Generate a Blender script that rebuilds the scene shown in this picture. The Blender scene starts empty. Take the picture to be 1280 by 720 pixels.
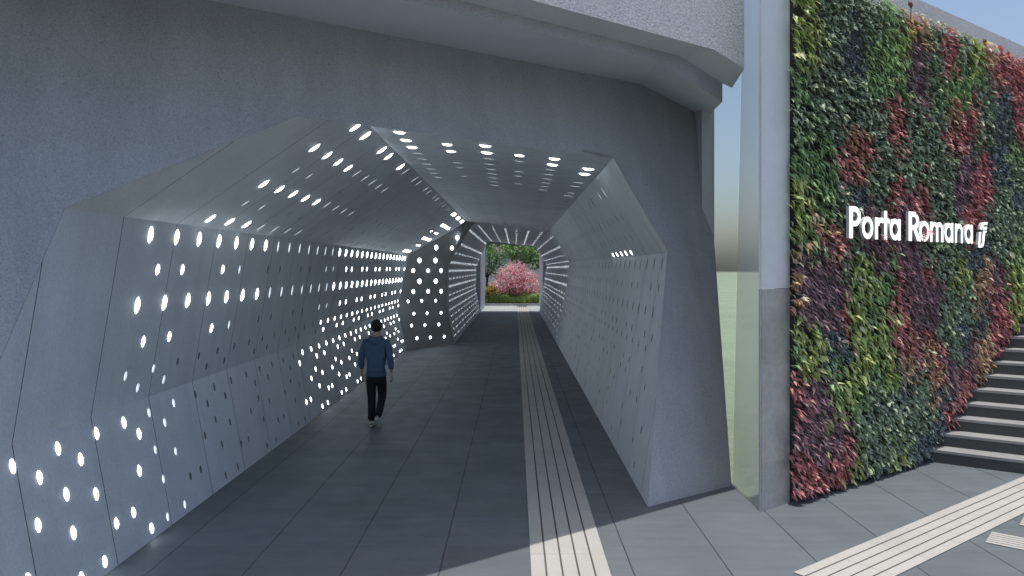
import bpy, bmesh, math, random
import numpy as np
from mathutils import Vector, Matrix

random.seed(7)
rng = np.random.default_rng(11)
scene = bpy.context.scene
COL = scene.collection
R = math.radians

# ------------------------------------------------------------------ camera
cam = bpy.data.cameras.new("camera")
cam.sensor_width = 36.0
cam.lens = 944.0 / 1280.0 * 36.0
cam.shift_x = -4.0 / 1280.0
cam.shift_y = -24.0 / 1280.0
cam.clip_start = 0.05
cam.clip_end = 2000.0
cam_o = bpy.data.objects.new("camera", cam)
cam_o.location = (0, 0, 2.5)
cam_o.rotation_euler = (R(90), 0, 0)
COL.objects.link(cam_o)
scene.camera = cam_o

# ------------------------------------------------------------------ sky, sun, exposure
SUN = Vector((-0.003, -0.064, 1.0)).normalized()     # towards the sun, nearly overhead
world = bpy.data.worlds.new("World")
scene.world = world
world.use_nodes = True
wn = world.node_tree.nodes
wl = world.node_tree.links
wn.clear()
w_out = wn.new("ShaderNodeOutputWorld")
w_bg = wn.new("ShaderNodeBackground")
w_sky = wn.new("ShaderNodeTexSky")
w_sky.sky_type = 'NISHITA'
w_sky.sun_disc = False
w_sky.sun_elevation = math.asin(SUN.z)
w_sky.sun_rotation = math.atan2(SUN.x, SUN.y)
w_sky.air_density = 1.0
w_sky.dust_density = 3.0
w_sky.ozone_density = 1.0
w_bg.inputs['Strength'].default_value = 0.15
wl.new(w_sky.outputs[0], w_bg.inputs[0])
wl.new(w_bg.outputs[0], w_out.inputs[0])
sun = bpy.data.lights.new("sun", 'SUN')
sun.energy = 3.2
sun.angle = R(0.5)
sun.color = (1.0, 0.955, 0.89)
sun_o = bpy.data.objects.new("sun", sun)
sun_o.rotation_euler = SUN.to_track_quat('Z', 'Y').to_euler()
sun_o.location = (0, 0, 40)
COL.objects.link(sun_o)
scene.view_settings.view_transform = 'Standard'
scene.view_settings.look = 'None'
scene.view_settings.exposure = 0.15
scene.view_settings.gamma = 1.0
scene.cycles.max_bounces = 8
scene.cycles.diffuse_bounces = 5
scene.cycles.caustics_reflective = False
scene.cycles.caustics_refractive = False
scene.cycles.use_denoising = True
scene.cycles.sample_clamp_indirect = 6.0

# ------------------------------------------------------------------ helpers
def mesh_obj(name, verts, faces, mats, parent=None, midx=None, smooth=False):
    me = bpy.data.meshes.new(name)
    me.from_pydata([tuple(v) for v in verts], [], [tuple(f) for f in faces])
    for m in (mats if isinstance(mats, (list, tuple)) else [mats]):
        me.materials.append(m)
    if midx is not None:
        me.polygons.foreach_set("material_index", np.asarray(midx, dtype=np.int32))
    if smooth:
        me.polygons.foreach_set("use_smooth", np.ones(len(me.polygons), dtype=bool))
    me.update()
    o = bpy.data.objects.new(name, me)
    COL.objects.link(o)
    if parent is not None:
        o.parent = parent
        o.matrix_parent_inverse = Matrix.Translation(-Vector(parent.location))
    return o

def empty(name, loc=(0, 0, 0)):
    o = bpy.data.objects.new(name, None)
    o.location = loc
    o.empty_display_size = 0.2
    COL.objects.link(o)
    return o

def tag(o, label=None, cat=None, group=None, kind=None):
    if label: o["label"] = label
    if cat: o["category"] = cat
    if group: o["group"] = group
    if kind: o["kind"] = kind
    return o

class MB:
    """collects faces for one mesh"""
    def __init__(self):
        self.v, self.f, self.m = [], [], []
    def add(self, verts, faces, m=0):
        b = len(self.v)
        self.v += [tuple(p) for p in verts]
        for f in faces:
            self.f.append(tuple(i + b for i in f)); self.m.append(m)
    def prism(self, base, top, m=0):
        """closed solid between two loops of the same length (base ccw seen from above)"""
        n = len(base)
        fs = [tuple(range(n - 1, -1, -1)), tuple(range(n, 2 * n))]
        fs += [(i, (i + 1) % n, n + (i + 1) % n, n + i) for i in range(n)]
        self.add(list(base) + list(top), fs, m)
    def box(self, x0, x1, y0, y1, z0, z1, m=0):
        b = [(x0, y0), (x1, y0), (x1, y1), (x0, y1)]
        self.prism([(x, y, z0) for x, y in b], [(x, y, z1) for x, y in b], m)
    def tube(self, pts, rad, n=8, m=0, cap=True):
        pts = [Vector(p) for p in pts]
        rings = []
        for i, p in enumerate(pts):
            d = (pts[min(i + 1, len(pts) - 1)] - pts[max(i - 1, 0)]).normalized()
            a = d.orthogonal().normalized(); b = d.cross(a)
            r = rad[i] if isinstance(rad, (list, tuple)) else rad
            rings.append([p + r * (math.cos(t) * a + math.sin(t) * b) for t in (2 * math.pi * k / n for k in range(n))])
        # keep the rings from twisting
        for i in range(1, len(rings)):
            best = min(range(n), key=lambda s: sum((rings[i][(k + s) % n] - rings[i - 1][k]).length for k in range(n)))
            rings[i] = [rings[i][(k + best) % n] for k in range(n)]
        vs = [v for r_ in rings for v in r_]
        fs = []
        for i in range(len(rings) - 1):
            for k in range(n):
                fs.append((i * n + k, i * n + (k + 1) % n, (i + 1) * n + (k + 1) % n, (i + 1) * n + k))
        if cap:
            fs.append(tuple(range(n - 1, -1, -1)))
            fs.append(tuple((len(rings) - 1) * n + k for k in range(n)))
        self.add(vs, fs, m)
    def build(self, name, mats, parent=None, smooth=False):
        return mesh_obj(name, self.v, self.f, mats, parent, self.m, smooth)

def N(nt, t, **kw):
    n = nt.nodes.new(t)
    for k, v in kw.items():
        setattr(n, k, v)
    return n

def base_mat(name, rough=0.8, metallic=0.0, spec=0.5, coat=0.0):
    m = bpy.data.materials.new(name)
    m.use_nodes = True
    b = m.node_tree.nodes["Principled BSDF"]
    b.inputs['Roughness'].default_value = rough
    b.inputs['Metallic'].default_value = metallic
    b.inputs['Specular IOR Level'].default_value = spec
    b.inputs['Coat Weight'].default_value = coat
    return m, m.node_tree, b

def rgba(c):
    return (c[0], c[1], c[2], 1.0)

def mix_col(nt, fac, a, b, blend='MIX'):
    n = N(nt, 'ShaderNodeMix', data_type='RGBA', blend_type=blend)
    for s, v in ((0, fac), (6, a), (7, b)):
        if isinstance(v, bpy.types.NodeSocket): nt.links.new(v, n.inputs[s])
        elif s == 0: n.inputs[0].default_value = v
        else: n.inputs[s].default_value = rgba(v)
    return n.outputs[2]

def math_n(nt, op, a, b=None, c=None):
    n = N(nt, 'ShaderNodeMath', operation=op)
    for i, v in enumerate((a, b, c)):
        if v is None: continue
        if isinstance(v, bpy.types.NodeSocket): nt.links.new(v, n.inputs[i])
        else: n.inputs[i].default_value = v
    return n.outputs[0]

def noise(nt, co, scale, detail=4, rough=0.55):
    n = N(nt, 'ShaderNodeTexNoise')
    n.inputs['Scale'].default_value = scale
    n.inputs['Detail'].default_value = detail
    n.inputs['Roughness'].default_value = rough
    nt.links.new(co, n.inputs['Vector'])
    return n.outputs[0]

def remap(nt, v, a, b, lo=0.0, hi=1.0):
    n = N(nt, 'ShaderNodeMapRange')
    n.inputs[1].default_value, n.inputs[2].default_value = a, b
    n.inputs[3].default_value, n.inputs[4].default_value = lo, hi
    nt.links.new(v, n.inputs[0])
    return n.outputs[0]

def concrete(name, col, rough=0.8, grain=60.0, grain_amt=0.25, cloud=0.6, cloud_amt=0.12, bump=0.0, bump_scale=60.0,
             bump_dist=0.01, spec=0.35, metallic=0.0, coat=0.0, joints=None, pits=0.0, streak=0.0):
    """grey mineral surface: cloudy tone, fine grain, optional pits, optional dark panel joints along one axis"""
    m, nt, b = base_mat(name, rough, metallic, spec, coat)
    tc = N(nt, 'ShaderNodeTexCoord').outputs['Object']
    g = remap(nt, noise(nt, tc, grain, 3, 0.7), 0.3, 0.7, 1 - grain_amt, 1 + grain_amt)
    c = remap(nt, noise(nt, tc, cloud, 5, 0.6), 0.3, 0.7, 1 - cloud_amt, 1 + cloud_amt)
    f = math_n(nt, 'MULTIPLY', g, c)
    if pits:
        p = remap(nt, noise(nt, tc, grain * 0.55, 2, 0.5), 0.66, 0.72, 1.0, 1.0 - pits)
        f = math_n(nt, 'MULTIPLY', f, p)
    if streak:
        mp = N(nt, 'ShaderNodeMapping'); mp.inputs['Scale'].default_value = (2.6, 2.6, 0.22)
        nt.links.new(tc, mp.inputs[0])
        f = math_n(nt, 'MULTIPLY', f, remap(nt, noise(nt, mp.outputs[0], 1.3, 5, 0.62), 0.35, 0.72, 1 + streak * 0.5, 1 - streak))
    sc_ = N(nt, 'ShaderNodeVectorMath', operation='SCALE')
    rgb = N(nt, 'ShaderNodeRGB'); rgb.outputs[0].default_value = rgba(col)
    nt.links.new(rgb.outputs[0], sc_.inputs[0]); nt.links.new(f, sc_.inputs['Scale'])
    out = sc_.outputs[0]
    height = noise(nt, tc, bump_scale, 4, 0.65)
    if joints:
        period, phase, width = joints
        sep = N(nt, 'ShaderNodeSeparateXYZ'); nt.links.new(tc, sep.inputs[0])
        fr = math_n(nt, 'FRACT', math_n(nt, 'DIVIDE', math_n(nt, 'SUBTRACT', sep.outputs[1], phase), period))
        j = math_n(nt, 'LESS_THAN', fr, width / period)
        out = mix_col(nt, j, out, (0.02, 0.022, 0.026))
    nt.links.new(out, b.inputs['Base Color'])
    if bump:
        bn = N(nt, 'ShaderNodeBump'); bn.inputs['Strength'].default_value = bump; bn.inputs['Distance'].default_value = bump_dist
        nt.links.new(height, bn.inputs['Height']); nt.links.new(bn.outputs[0], b.inputs['Normal'])
    return m

def emit_mat(name, col, s):
    m, nt, b = base_mat(name, 0.4)
    b.inputs['Base Color'].default_value = rgba((0.8, 0.8, 0.8))
    b.inputs['Emission Color'].default_value = rgba(col)
    b.inputs['Emission Strength'].default_value = s
    return m

# photograph pixel -> point on a known plane (used once, to measure where things stand)
def onplane(px, py, p, n):
    d = Vector(((px - 644.0) / 944.0, 1.0, (336.0 - py) / 944.0))
    o = Vector((0, 0, 2.5)); n = Vector(n)
    return o + d * ((Vector(p) - o).dot(n) / d.dot(n))

# ------------------------------------------------------------------ materials
M = {}
M['lining'] = concrete('lining_concrete', (0.60, 0.63, 0.66), 0.62, 45, 0.10, 0.5, 0.08, 0.12, 30, 0.004, 0.4, joints=(1.0, 0.368, 0.009), streak=0.08)
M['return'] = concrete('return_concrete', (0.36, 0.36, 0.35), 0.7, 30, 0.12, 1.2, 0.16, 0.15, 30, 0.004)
M['facade'] = concrete('facade_render', (0.42, 0.44, 0.46), 0.85, 75, 0.22, 0.35, 0.10, 0.35, 95, 0.006, 0.25, pits=0.25, streak=0.10)
M['soffit'] = concrete('soffit_concrete', (0.58, 0.60, 0.62), 0.8, 60, 0.10, 0.5, 0.08, 0.1, 60, 0.004, 0.3)
M['stucco'] = concrete('parapet_stucco', (0.72, 0.73, 0.74), 0.9, 34, 0.22, 0.8, 0.05, 1.0, 40, 0.03, 0.2)
M['deck'] = concrete('deck_concrete', (0.3, 0.3, 0.29), 0.9)
M['steel_pale'] = concrete('pale_cladding', (0.86, 0.89, 0.88), 0.3, 30, 0.02, 0.6, 0.04, 0.02, 8, 0.004, 0.5, 0.0, 0.2)
M['pillar'] = concrete('pillar_concrete', (0.36, 0.375, 0.37), 0.22, 18, 0.08, 1.6, 0.22, 0.05, 14, 0.004, 0.5, 0.0, 0.4)
def glass_mat(name, tint, veil, veil_amt, gloss):
    """thin sheet: mostly seen through, with a milky veil and a soft sheen"""
    m, nt, b = base_mat(name, 0.25, 0, 0.5)
    b.inputs['Base Color'].default_value = rgba(veil)
    tr = N(nt, 'ShaderNodeBsdfTransparent'); tr.inputs[0].default_value = rgba(tint)
    tl = N(nt, 'ShaderNodeBsdfTranslucent'); tl.inputs[0].default_value = rgba(veil)
    m1 = N(nt, 'ShaderNodeMixShader'); m1.inputs[0].default_value = 0.5
    nt.links.new(b.outputs[0], m1.inputs[1]); nt.links.new(tl.outputs[0], m1.inputs[2])
    m2 = N(nt, 'ShaderNodeMixShader'); m2.inputs[0].default_value = veil_amt
    nt.links.new(tr.outputs[0], m2.inputs[1]); nt.links.new(m1.outputs[0], m2.inputs[2])
    nt.links.new(m2.outputs[0], nt.nodes['Material Output'].inputs[0])
    return m
M['pillar_top'] = concrete('pillar_sky_tone', (0.66, 0.70, 0.73), 0.32, 18, 0.03, 1.6, 0.06, 0.02, 14, 0.002, 0.6)  # sky reflection painted as a paler upper half of the pillar front
M['frosted'] = glass_mat('milky_glass', (0.97, 0.99, 0.985), (0.98, 0.985, 0.98), 0.60, 0.2)
M['clear'] = glass_mat('pale_veil', (0.95, 0.98, 0.97), (0.93, 0.96, 0.95), 0.22, 0.2)  # milky veil for the pane added across the gap
M['trim'] = concrete('steel_trim', (0.55, 0.55, 0.53), 0.35, 40, 0.05, 1, 0.1, metallic=0.9)
M['lit'] = emit_mat('lamp_bright', (0.82, 0.92, 1.0), 15.5)
M['mid'] = emit_mat('lamp_soft', (0.82, 0.92, 1.0), 8.0)
M['off'] = concrete('lamp_unlit', (0.20, 0.21, 0.22), 0.4, 40, 0.1)
M['cup'] = concrete('lamp_recess', (0.28, 0.29, 0.30), 0.6, 40, 0.1)
M['far'] = emit_mat('lamp_far', (0.82, 0.92, 1.0), 3.6)
M['letter_side'] = concrete('letter_returns', (0.55, 0.56, 0.56), 0.5, 40, 0.03)
M['letter'] = emit_mat('letter_glow', (1.0, 1.0, 0.985), 1.15)
M['black'] = concrete('planting_felt', (0.05, 0.058, 0.05), 0.95, 40, 0.3)
M['riser'] = concrete('stair_stone_shaded', (0.085, 0.085, 0.082), 0.75, 50, 0.10, 1.5, 0.15, 0.1, 50, 0.003)  # riser shade put into the colour: darker copy of the tread stone
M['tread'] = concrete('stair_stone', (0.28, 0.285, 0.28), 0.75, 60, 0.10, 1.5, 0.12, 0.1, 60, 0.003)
M['tactile'] = concrete('tactile_stone', (0.40, 0.39, 0.365), 0.8, 70, 0.07, 1.2, 0.08, 0.15, 120, 0.002)
M['groove'] = concrete('tactile_groove', (0.09, 0.088, 0.085), 0.9, 50, 0.1)
M['kerb'] = concrete('pale_kerb', (0.33, 0.345, 0.35), 0.8, 50, 0.08)
M['garden_wall'] = concrete('garden_wall_render', (0.55, 0.56, 0.58), 0.9, 20, 0.06, 0.8, 0.12)
M['wing'] = concrete('ribbed_cladding', (0.55, 0.60, 0.64), 0.45, 30, 0.03, 0.8, 0.05, joints=(0.9, 0.0, 0.06))
M['lawn'] = concrete('worn_lawn', (0.25, 0.31, 0.21), 0.95, 6, 0.2, 0.15, 0.2)
M['soil'] = concrete('dry_ground', (0.17, 0.155, 0.12), 0.95, 3, 0.2, 0.15, 0.2)

def paving_mat():
    m, nt, b = base_mat('paving_slabs', 0.62, 0, 0.4)
    tc = N(nt, 'ShaderNodeTexCoord').outputs['Object']
    sep = N(nt, 'ShaderNodeSeparateXYZ'); nt.links.new(tc, sep.inputs[0])
    u = math_n(nt, 'DIVIDE', math_n(nt, 'SUBTRACT', sep.outputs[0], 0.168), 0.8)
    v = math_n(nt, 'DIVIDE', math_n(nt, 'SUBTRACT', sep.outputs[1], 0.4), 0.8)
    jx = math_n(nt, 'LESS_THAN', math_n(nt, 'FRACT', u), 0.016)
    jy = math_n(nt, 'LESS_THAN', math_n(nt, 'FRACT', v), 0.007)
    cmb = N(nt, 'ShaderNodeCombineXYZ')
    nt.links.new(math_n(nt, 'FLOOR', u), cmb.inputs[0]); nt.links.new(math_n(nt, 'FLOOR', v), cmb.inputs[1])
    wn_ = N(nt, 'ShaderNodeTexWhiteNoise', noise_dimensions='2D'); nt.links.new(cmb.outputs[0], wn_.inputs[0])
    tone = remap(nt, wn_.outputs[0], 0, 1, 0.95, 1.05)
    # streaky wear running across the slabs, blotches and fine grain
    mp = N(nt, 'ShaderNodeMapping'); mp.inputs['Scale'].default_value = (0.9, 5.5, 1)
    nt.links.new(tc, mp.inputs[0])
    streak = remap(nt, noise(nt, mp.outputs[0], 1.6, 5, 0.6), 0.35, 0.7, 0.92, 1.08)
    blot = remap(nt, noise(nt, tc, 0.9, 5, 0.6), 0.3, 0.7, 0.92, 1.08)
    grain = remap(nt, noise(nt, tc, 90, 3, 0.7), 0.3, 0.7, 0.93, 1.07)
    f = math_n(nt, 'MULTIPLY', math_n(nt, 'MULTIPLY', tone, streak), math_n(nt, 'MULTIPLY', blot, grain))
    s = N(nt, 'ShaderNodeVectorMath', operation='SCALE'); s.inputs[0].default_value = (0.119, 0.139, 0.154)
    nt.links.new(f, s.inputs['Scale'])
    c = mix_col(nt, math_n(nt, 'MULTIPLY', jy, 0.6), s.outputs[0], (0.07, 0.075, 0.08))
    c = mix_col(nt, math_n(nt, 'MULTIPLY', jx, 0.9), c, (0.03, 0.033, 0.037))
    nt.links.new(c, b.inputs['Base Color'])
    nt.links.new(remap(nt, noise(nt, tc, 2.2, 4, 0.6), 0.3, 0.7, 0.5, 0.72), b.inputs['Roughness'])
    bn = N(nt, 'ShaderNodeBump'); bn.inputs['Strength'].default_value = 0.12; bn.inputs['Distance'].default_value = 0.003
    nt.links.new(noise(nt, tc, 60, 4), bn.inputs['Height']); nt.links.new(bn.outputs[0], b.inputs['Normal'])
    return m
M['paving'] = paving_mat()

def leaf_mat(name, stops, rough=0.45, trans=0.25, hue_noise=True):
    """leaf colour picked per leaf from a small palette through the mesh attribute 'tone'"""
    m, nt, b = base_mat(name, rough, 0, 0.45)
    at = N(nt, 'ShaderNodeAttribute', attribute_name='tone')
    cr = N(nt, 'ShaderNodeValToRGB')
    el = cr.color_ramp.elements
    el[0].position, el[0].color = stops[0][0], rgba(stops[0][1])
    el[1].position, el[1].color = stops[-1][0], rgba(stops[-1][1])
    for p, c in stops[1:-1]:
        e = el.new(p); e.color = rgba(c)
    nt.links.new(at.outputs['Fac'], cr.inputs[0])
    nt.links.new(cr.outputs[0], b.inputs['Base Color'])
    if trans:
        tr = N(nt, 'ShaderNodeBsdfTranslucent'); nt.links.new(cr.outputs[0], tr.inputs[0])
        mx = N(nt, 'ShaderNodeMixShader'); mx.inputs[0].default_value = trans
        out = nt.nodes['Material Output']
        nt.links.new(b.outputs[0], mx.inputs[1]); nt.links.new(tr.outputs[0], mx.inputs[2]); nt.links.new(mx.outputs[0], out.inputs[0])
    return m

def bark_mat():
    return concrete('bark', (0.07, 0.055, 0.045), 0.95, 18, 0.3, 2, 0.2, 0.6, 25, 0.02)
M['bark'] = bark_mat()
M['seed'] = concrete('dry_seed_head', (0.22, 0.11, 0.06), 0.9, 60, 0.4, 8, 0.3, 0.6, 60, 0.01)

# ------------------------------------------------------------------ ground
g = MB(); g.add([(-700, -700, -0.012), (700, -700, -0.012), (700, 700, -0.012), (-700, 700, -0.012)], [(0, 1, 2, 3)])
tag(g.build('ground', M['soil']), kind='structure')
g = MB()
g.add([(-22, -14, 0), (24, -14, 0), (24, 51.0, 0), (-22, 51.0, 0)], [(0, 1, 2, 3)])
tag(g.build('paving', M['paving']), kind='structure')

def tactile(name, o, d, w, length, nbars, gap=0.014):
    """ribbed guidance strip: dark bed with raised pale ribs; o = corner, d = direction, ribs run along d, spread to the right of d"""
    d = Vector(d).normalized(); n = Vector((d.y, -d.x))
    o = Vector(o)
    b = MB()
    def quad(a0, a1, s0, s1, z0, z1, m):
        p = [o + d * s0 + n * a0, o + d * s0 + n * a1, o + d * s1 + n * a1, o + d * s1 + n * a0]
        b.prism([(q.x, q.y, z0) for q in p], [(q.x, q.y, z1) for q in p], m)
    quad(0, w, 0, length, 0.001, 0.004, 1)
    bw = (w - gap * (nbars - 1)) / nbars
    for i in range(nbars):
        a = i * (bw + gap)
        s = 0.0
        while s < length - 0.01:
            e = min(s + 0.6, length)
            quad(a + 0.002, a + bw, s, e - 0.003, 0.0045, 0.009, 0)
            s = e
    o_ = b.build(name, [M['tactile'], M['groove']])
    return tag(o_, kind='structure')
tactile('tactile_path', (0.13, -6), (0, 1), 0.65, 55.0, 5)
tactile('tactile_path', (2.285, 6.205), (0.8, 0.6), 0.54, 11.0, 5)
for k in range(2):
    t0 = Vector((4.20, 6.92)) + Vector((0.8, 0.6)) * (0.40 + 0.78 * k)
    tactile('tactile_path', t0, (0.76, -0.65), 0.36, 2.4, 6, 0.012)

# ------------------------------------------------------------------ tunnel lining with round recessed lights
def fac_y(x, z):            # battered portal plane
    return 6.957 + 0.70 * x + 0.30 * z
P_L = [(-3.35, 0.0), (-3.58, 1.25), (-3.30, 2.94), (-1.62, 4.09)]      # left: foot, bulge, springing, crown
P_C = [(-1.62, 4.09), (1.15, 3.80)]
P_R = [(1.15, 3.80), (1.82, 2.69), (1.39, 0.0)]
P_F = [(-2.03, 0.0), (-2.26, 1.3), (-2.24, 2.58), (-1.60, 4.085)]      # left, beyond the setback
Y_SET, Y_END = 23.4, 43.7
NR = 12
def slim(r):               # the larger openings are upright slots, the small ones nearly round
    return 0.42 if r > 0.06 else (0.52 if r > 0.0555 else 0.62)

class Facet:
    def __init__(self, a, b):
        self.a = Vector((a[0], 0, a[1])); self.L = math.hypot(b[0] - a[0], b[1] - a[1])
        self.ev = Vector(((b[0] - a[0]) / self.L, 0, (b[1] - a[1]) / self.L))
        self.n = Vector((self.ev.z, 0, -self.ev.x))       # into the tunnel
        self.slim = 0.72 if abs(self.ev.x) > 0.4 else 1.0 # overhead openings are narrower
    def pt(self, y, v, h=0.0):
        p = self.a + self.ev * v + self.n * h
        return Vector((p.x, y, p.z))

def lining(mb, F, ystart, yend, lights):
    """flat facet with a round hole at every light; lights = (y, v, r)"""
    rows = sorted({round(l[1], 3) for l in lights})
    edges = [0.0] + [(rows[i] + rows[i + 1]) / 2 for i in range(len(rows) - 1)] + [F.L]
    for i, rv in enumerate(rows):
        v0, v1 = edges[i], edges[i + 1]
        ls = sorted([l for l in lights if round(l[1], 3) == rv], key=lambda l: l[0])
        ys0, ys1 = ystart(F.pt(0, v0)), ystart(F.pt(0, v1))
        ye0, ye1 = yend(F.pt(0, v0)), yend(F.pt(0, v1))
        prev = (ys0, ys1)
        for k, (y, v, r) in enumerate(ls):
            if k + 1 < len(ls):
                e = (y + ls[k + 1][0]) / 2; nxt = (e, e)
            else:
                nxt = (ye0, ye1)
            c = [F.pt(nxt[1], v1), F.pt(prev[1], v1), F.pt(prev[0], v0), F.pt(nxt[0], v0)]
            ring = []
            for q in range(NR):
                a = math.pi / 4 + 2 * math.pi * q / NR
                ring.append(F.pt(y + F.slim * slim(r) * r * math.cos(a), v + r * math.sin(a)))
            vs = c + ring
            s = NR // 4
            fs = []
            for q in range(4):
                fs.append(tuple([q, (q + 1) % 4] + [4 + ((q * s + t) % NR) for t in range(s, -1, -1)]))
            mb.add(vs, fs)
            prev = nxt

def light_verts(r, F, y, v, kind, sl=None):
    """cup and lens of one light, in world space"""
    depth = {'lit': 0.014, 'mid': 0.03, 'off': 0.055, 'far': 0.001}[kind]
    prof = {'lit': [(r, 0.0), (r * 0.97, -depth), (r * 0.90, -depth + 0.006), (r * 0.6, -depth + 0.012 + 0.18 * r), (0.0, -depth + 0.016 + 0.2 * r)],
            'mid': [(r, 0.0), (r * 0.94, -depth), (r * 0.8, -depth + 0.003), (r * 0.4, -depth + 0.007), (0.0, -depth + 0.009)],
            'far': [(r, 0.0), (r * 0.97, -depth), (r * 0.8, -depth), (r * 0.4, -depth + 0.002), (0.0, -depth + 0.003)],
            'off': [(r, 0.0), (r * 0.92, -depth), (r * 0.8, -depth), (r * 0.4, -depth), (0.0, -depth)]}[kind]
    if sl is None: sl = F.slim * slim(r)
    vs, fs, ms = [], [], []
    nring = len(prof) - 1
    for (pr, h) in prof[:-1]:
        for q in range(NR):
            a = math.pi / 4 + 2 * math.pi * q / NR
            vs.append(F.pt(y + sl * pr * math.cos(a), v + pr * math.sin(a), h))
    vs.append(F.pt(y, v, prof[-1][1]))
    for k in range(nring - 1):
        for q in range(NR):
            fs.append((k * NR + q, (k + 1) * NR + q, (k + 1) * NR + (q + 1) % NR, k * NR + (q + 1) % NR))
            ms.append(0 if k == 0 else 1)
    for q in range(NR):
        fs.append(((nring - 1) * NR + q, len(vs) - 1, (nring - 1) * NR + (q + 1) % NR)); ms.append(1)
    return vs, fs, ms

def place_lights(thing, items, keep=100):
    """items = (facet, y, v, r, kind): the largest in view become parts of their own, the rest one part"""
    items = sorted(items, key=lambda t: -(t[3] / t[1]) * (1.3 if t[4] != 'off' else 1.0))
    far = {k: MB() for k in ('lit', 'mid', 'off', 'far')}
    rest = MB()
    for i, (F, y, v, r, kind) in enumerate(items):
        vs, fs, ms = light_verts(r, F, y, v, kind)
        if i < keep:
            c = F.pt(y, v)
            o = mesh_obj('recessed_light', [p - c for p in vs], fs, [M['cup'], M[kind]], None, ms)
            o.location = c
            o.parent = thing
            o.matrix_parent_inverse = Matrix.Translation(-Vector(thing.location))
        else:
            k = {'lit': 1, 'mid': 2, 'off': 3, 'far': 4}[kind]
            b = len(rest.v)
            rest.v += [tuple(p) for p in vs]
            for f, m_ in zip(fs, ms):
                rest.f.append(tuple(q + b for q in f)); rest.m.append(k if m_ else 0)
    if rest.v:
        o = rest.build('recessed_lights', [M['cup'], M['lit'], M['mid'], M['off'], M['far']], thing)
        o["kind"] = "stuff"

STEP = 0.529
def row(y0, y1, phase, v, r, pat, kindf):
    out = []
    k0 = int(math.floor((y0 - phase) / STEP))
    k = k0
    while True:
        y = phase + k * STEP
        if y > y1: break
        if y >= y0 and pat[k % len(pat)]:
            kd = kindf(y)
            if kd: out.append((y, v, r * (0.8 if y > 25.2 else 1.0), 'far' if y > 25.2 and kd != 'off' else kd))
        k += 1
    return out

def zones(*zs):
    """zones((ymax, kind), ...): kind by distance"""
    def f(y):
        for ym, k in zs:
            if y < ym: return k
        return zs[-1][1]
    return f
ALL, TWO, ONE = (1,), (1, 1, 0), (1, 0, 0)
LB, TB, S_ = 0.082, 0.046, 0.056

def build_side(name, label, profile, ystart, yend, rowsets, keep=100, loc=None, group=None):
    th = empty(name, loc)
    tag(th, label, 'tunnel wall', group, 'thing')
    items = []
    for i in range(len(profile) - 1):
        F = Facet(profile[i], profile[i + 1])
        mb = MB()
        rows = rowsets[i]
        lining(mb, F, ystart, yend, [(y, v, r) for (y, v, r, k) in rows])
        mb.build('lining_panel', M['lining'], th)
        items += [(F, y, v, r, k) for (y, v, r, k) in rows]
    place_lights(th, items, keep)
    return th

setback = lambda p: Y_SET + (p.x + 3.3) * 1.34 if p.x < -2.0 else 25.0 + (p.x + 2.0) * 0.5
mouth = lambda p: fac_y(p.x, p.z) + 0.004

# ---- left wall up to the setback
low_near = [(5.34, 1.122), (5.87, 1.122), (6.41, 1.122), (6.86, 1.122), (5.60, .970), (6.13, .970), (7.08, .970),
            (5.87, .760), (5.49, .648), (6.25, .648), (6.97, .648), (5.87, .456), (6.46, .328), (6.75, .328), (5.29, .328),
            (5.87, .098), (6.20, .098), (7.00, .098)]
lowL = [(y, v, 0.056 if v > 0.4 else 0.05, 'lit') for y, v in low_near]
fl = zones((8.3, 'mid'), (12.2, 'off'), (99, 'lit'))
lowL += row(7.2, 23.0, 7.33, 1.122, 0.048, ALL, fl)
lowL += row(7.5, 23.0, 7.60, 0.970, 0.048, (1, 0, 1), fl)
fl2 = zones((7.9, 'mid'), (12.3, 'off'), (99, 'lit'))
for (dy, v) in ((0.0, .76), (0.39, .648), (-0.35, .648), (0.05, .456), (0.61, .328), (0.87, .328), (0.0, .098), (0.38, .098)):
    y = 7.32 + dy
    while y < 22.9:
        if y > 7.25: lowL.append((y, v, 0.045, fl2(y)))
        y += 1.47
fL = zones((10.4, 'lit'), (14.1, 'mid'), (99, 'lit'))
fS = zones((8.8, 'lit'), (9.6, 'mid'), (13.4, 'off'), (14.2, 'mid'), (99, 'lit'))
fT = zones((7.9, 'mid'), (13.5, 'off'), (99, 'lit'))
upL = (row(6.8, 23.0, 6.88, 1.582, LB, ALL, fL) + row(7.0, 23.0, 7.13, 1.259, S_, TWO, fS) + row(6.8, 23.0, 6.85, 0.931, LB, ALL, fL)
       + row(7.0, 23.2, 7.08, 0.576, S_, TWO, fS) + row(6.8, 23.2, 6.85, 0.281, TB, ALL, fT) + row(7.0, 23.2, 7.12, 0.130, TB, TWO, fT))
hz = lambda a, b: zones((a, 'lit'), (b, 'mid'), (21.4, 'off'), (99, 'lit'))
haL = (row(7.7, 23.2, 7.87, 0.150, LB * 0.95, ALL, hz(9.3, 11.3)) + row(7.9, 23.2, 8.15, 0.470, S_, TWO, hz(7.5, 9.2))
       + row(7.8, 23.4, 7.93, 0.797, LB * 0.95, ALL, hz(10.1, 12.6)) + row(8.0, 23.6, 8.20, 1.112, S_, TWO, hz(7.5, 9.2))
       + row(7.7, 24.2, 7.89, 1.458, LB * 0.95, ALL, hz(9.7, 12.6)) + row(7.9, 24.8, 8.12, 1.92, LB * 1.05, TWO, zones((11.5, 'lit'), (20.5, 'mid'), (99, 'lit'))))
left = build_side('tunnel_wall', 'long left tunnel wall of grey panels dotted with round lights, nearest the camera', P_L, mouth, setback,
                  [lowL, upL, haL], 100, (-3.4, 14, 0))

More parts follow.
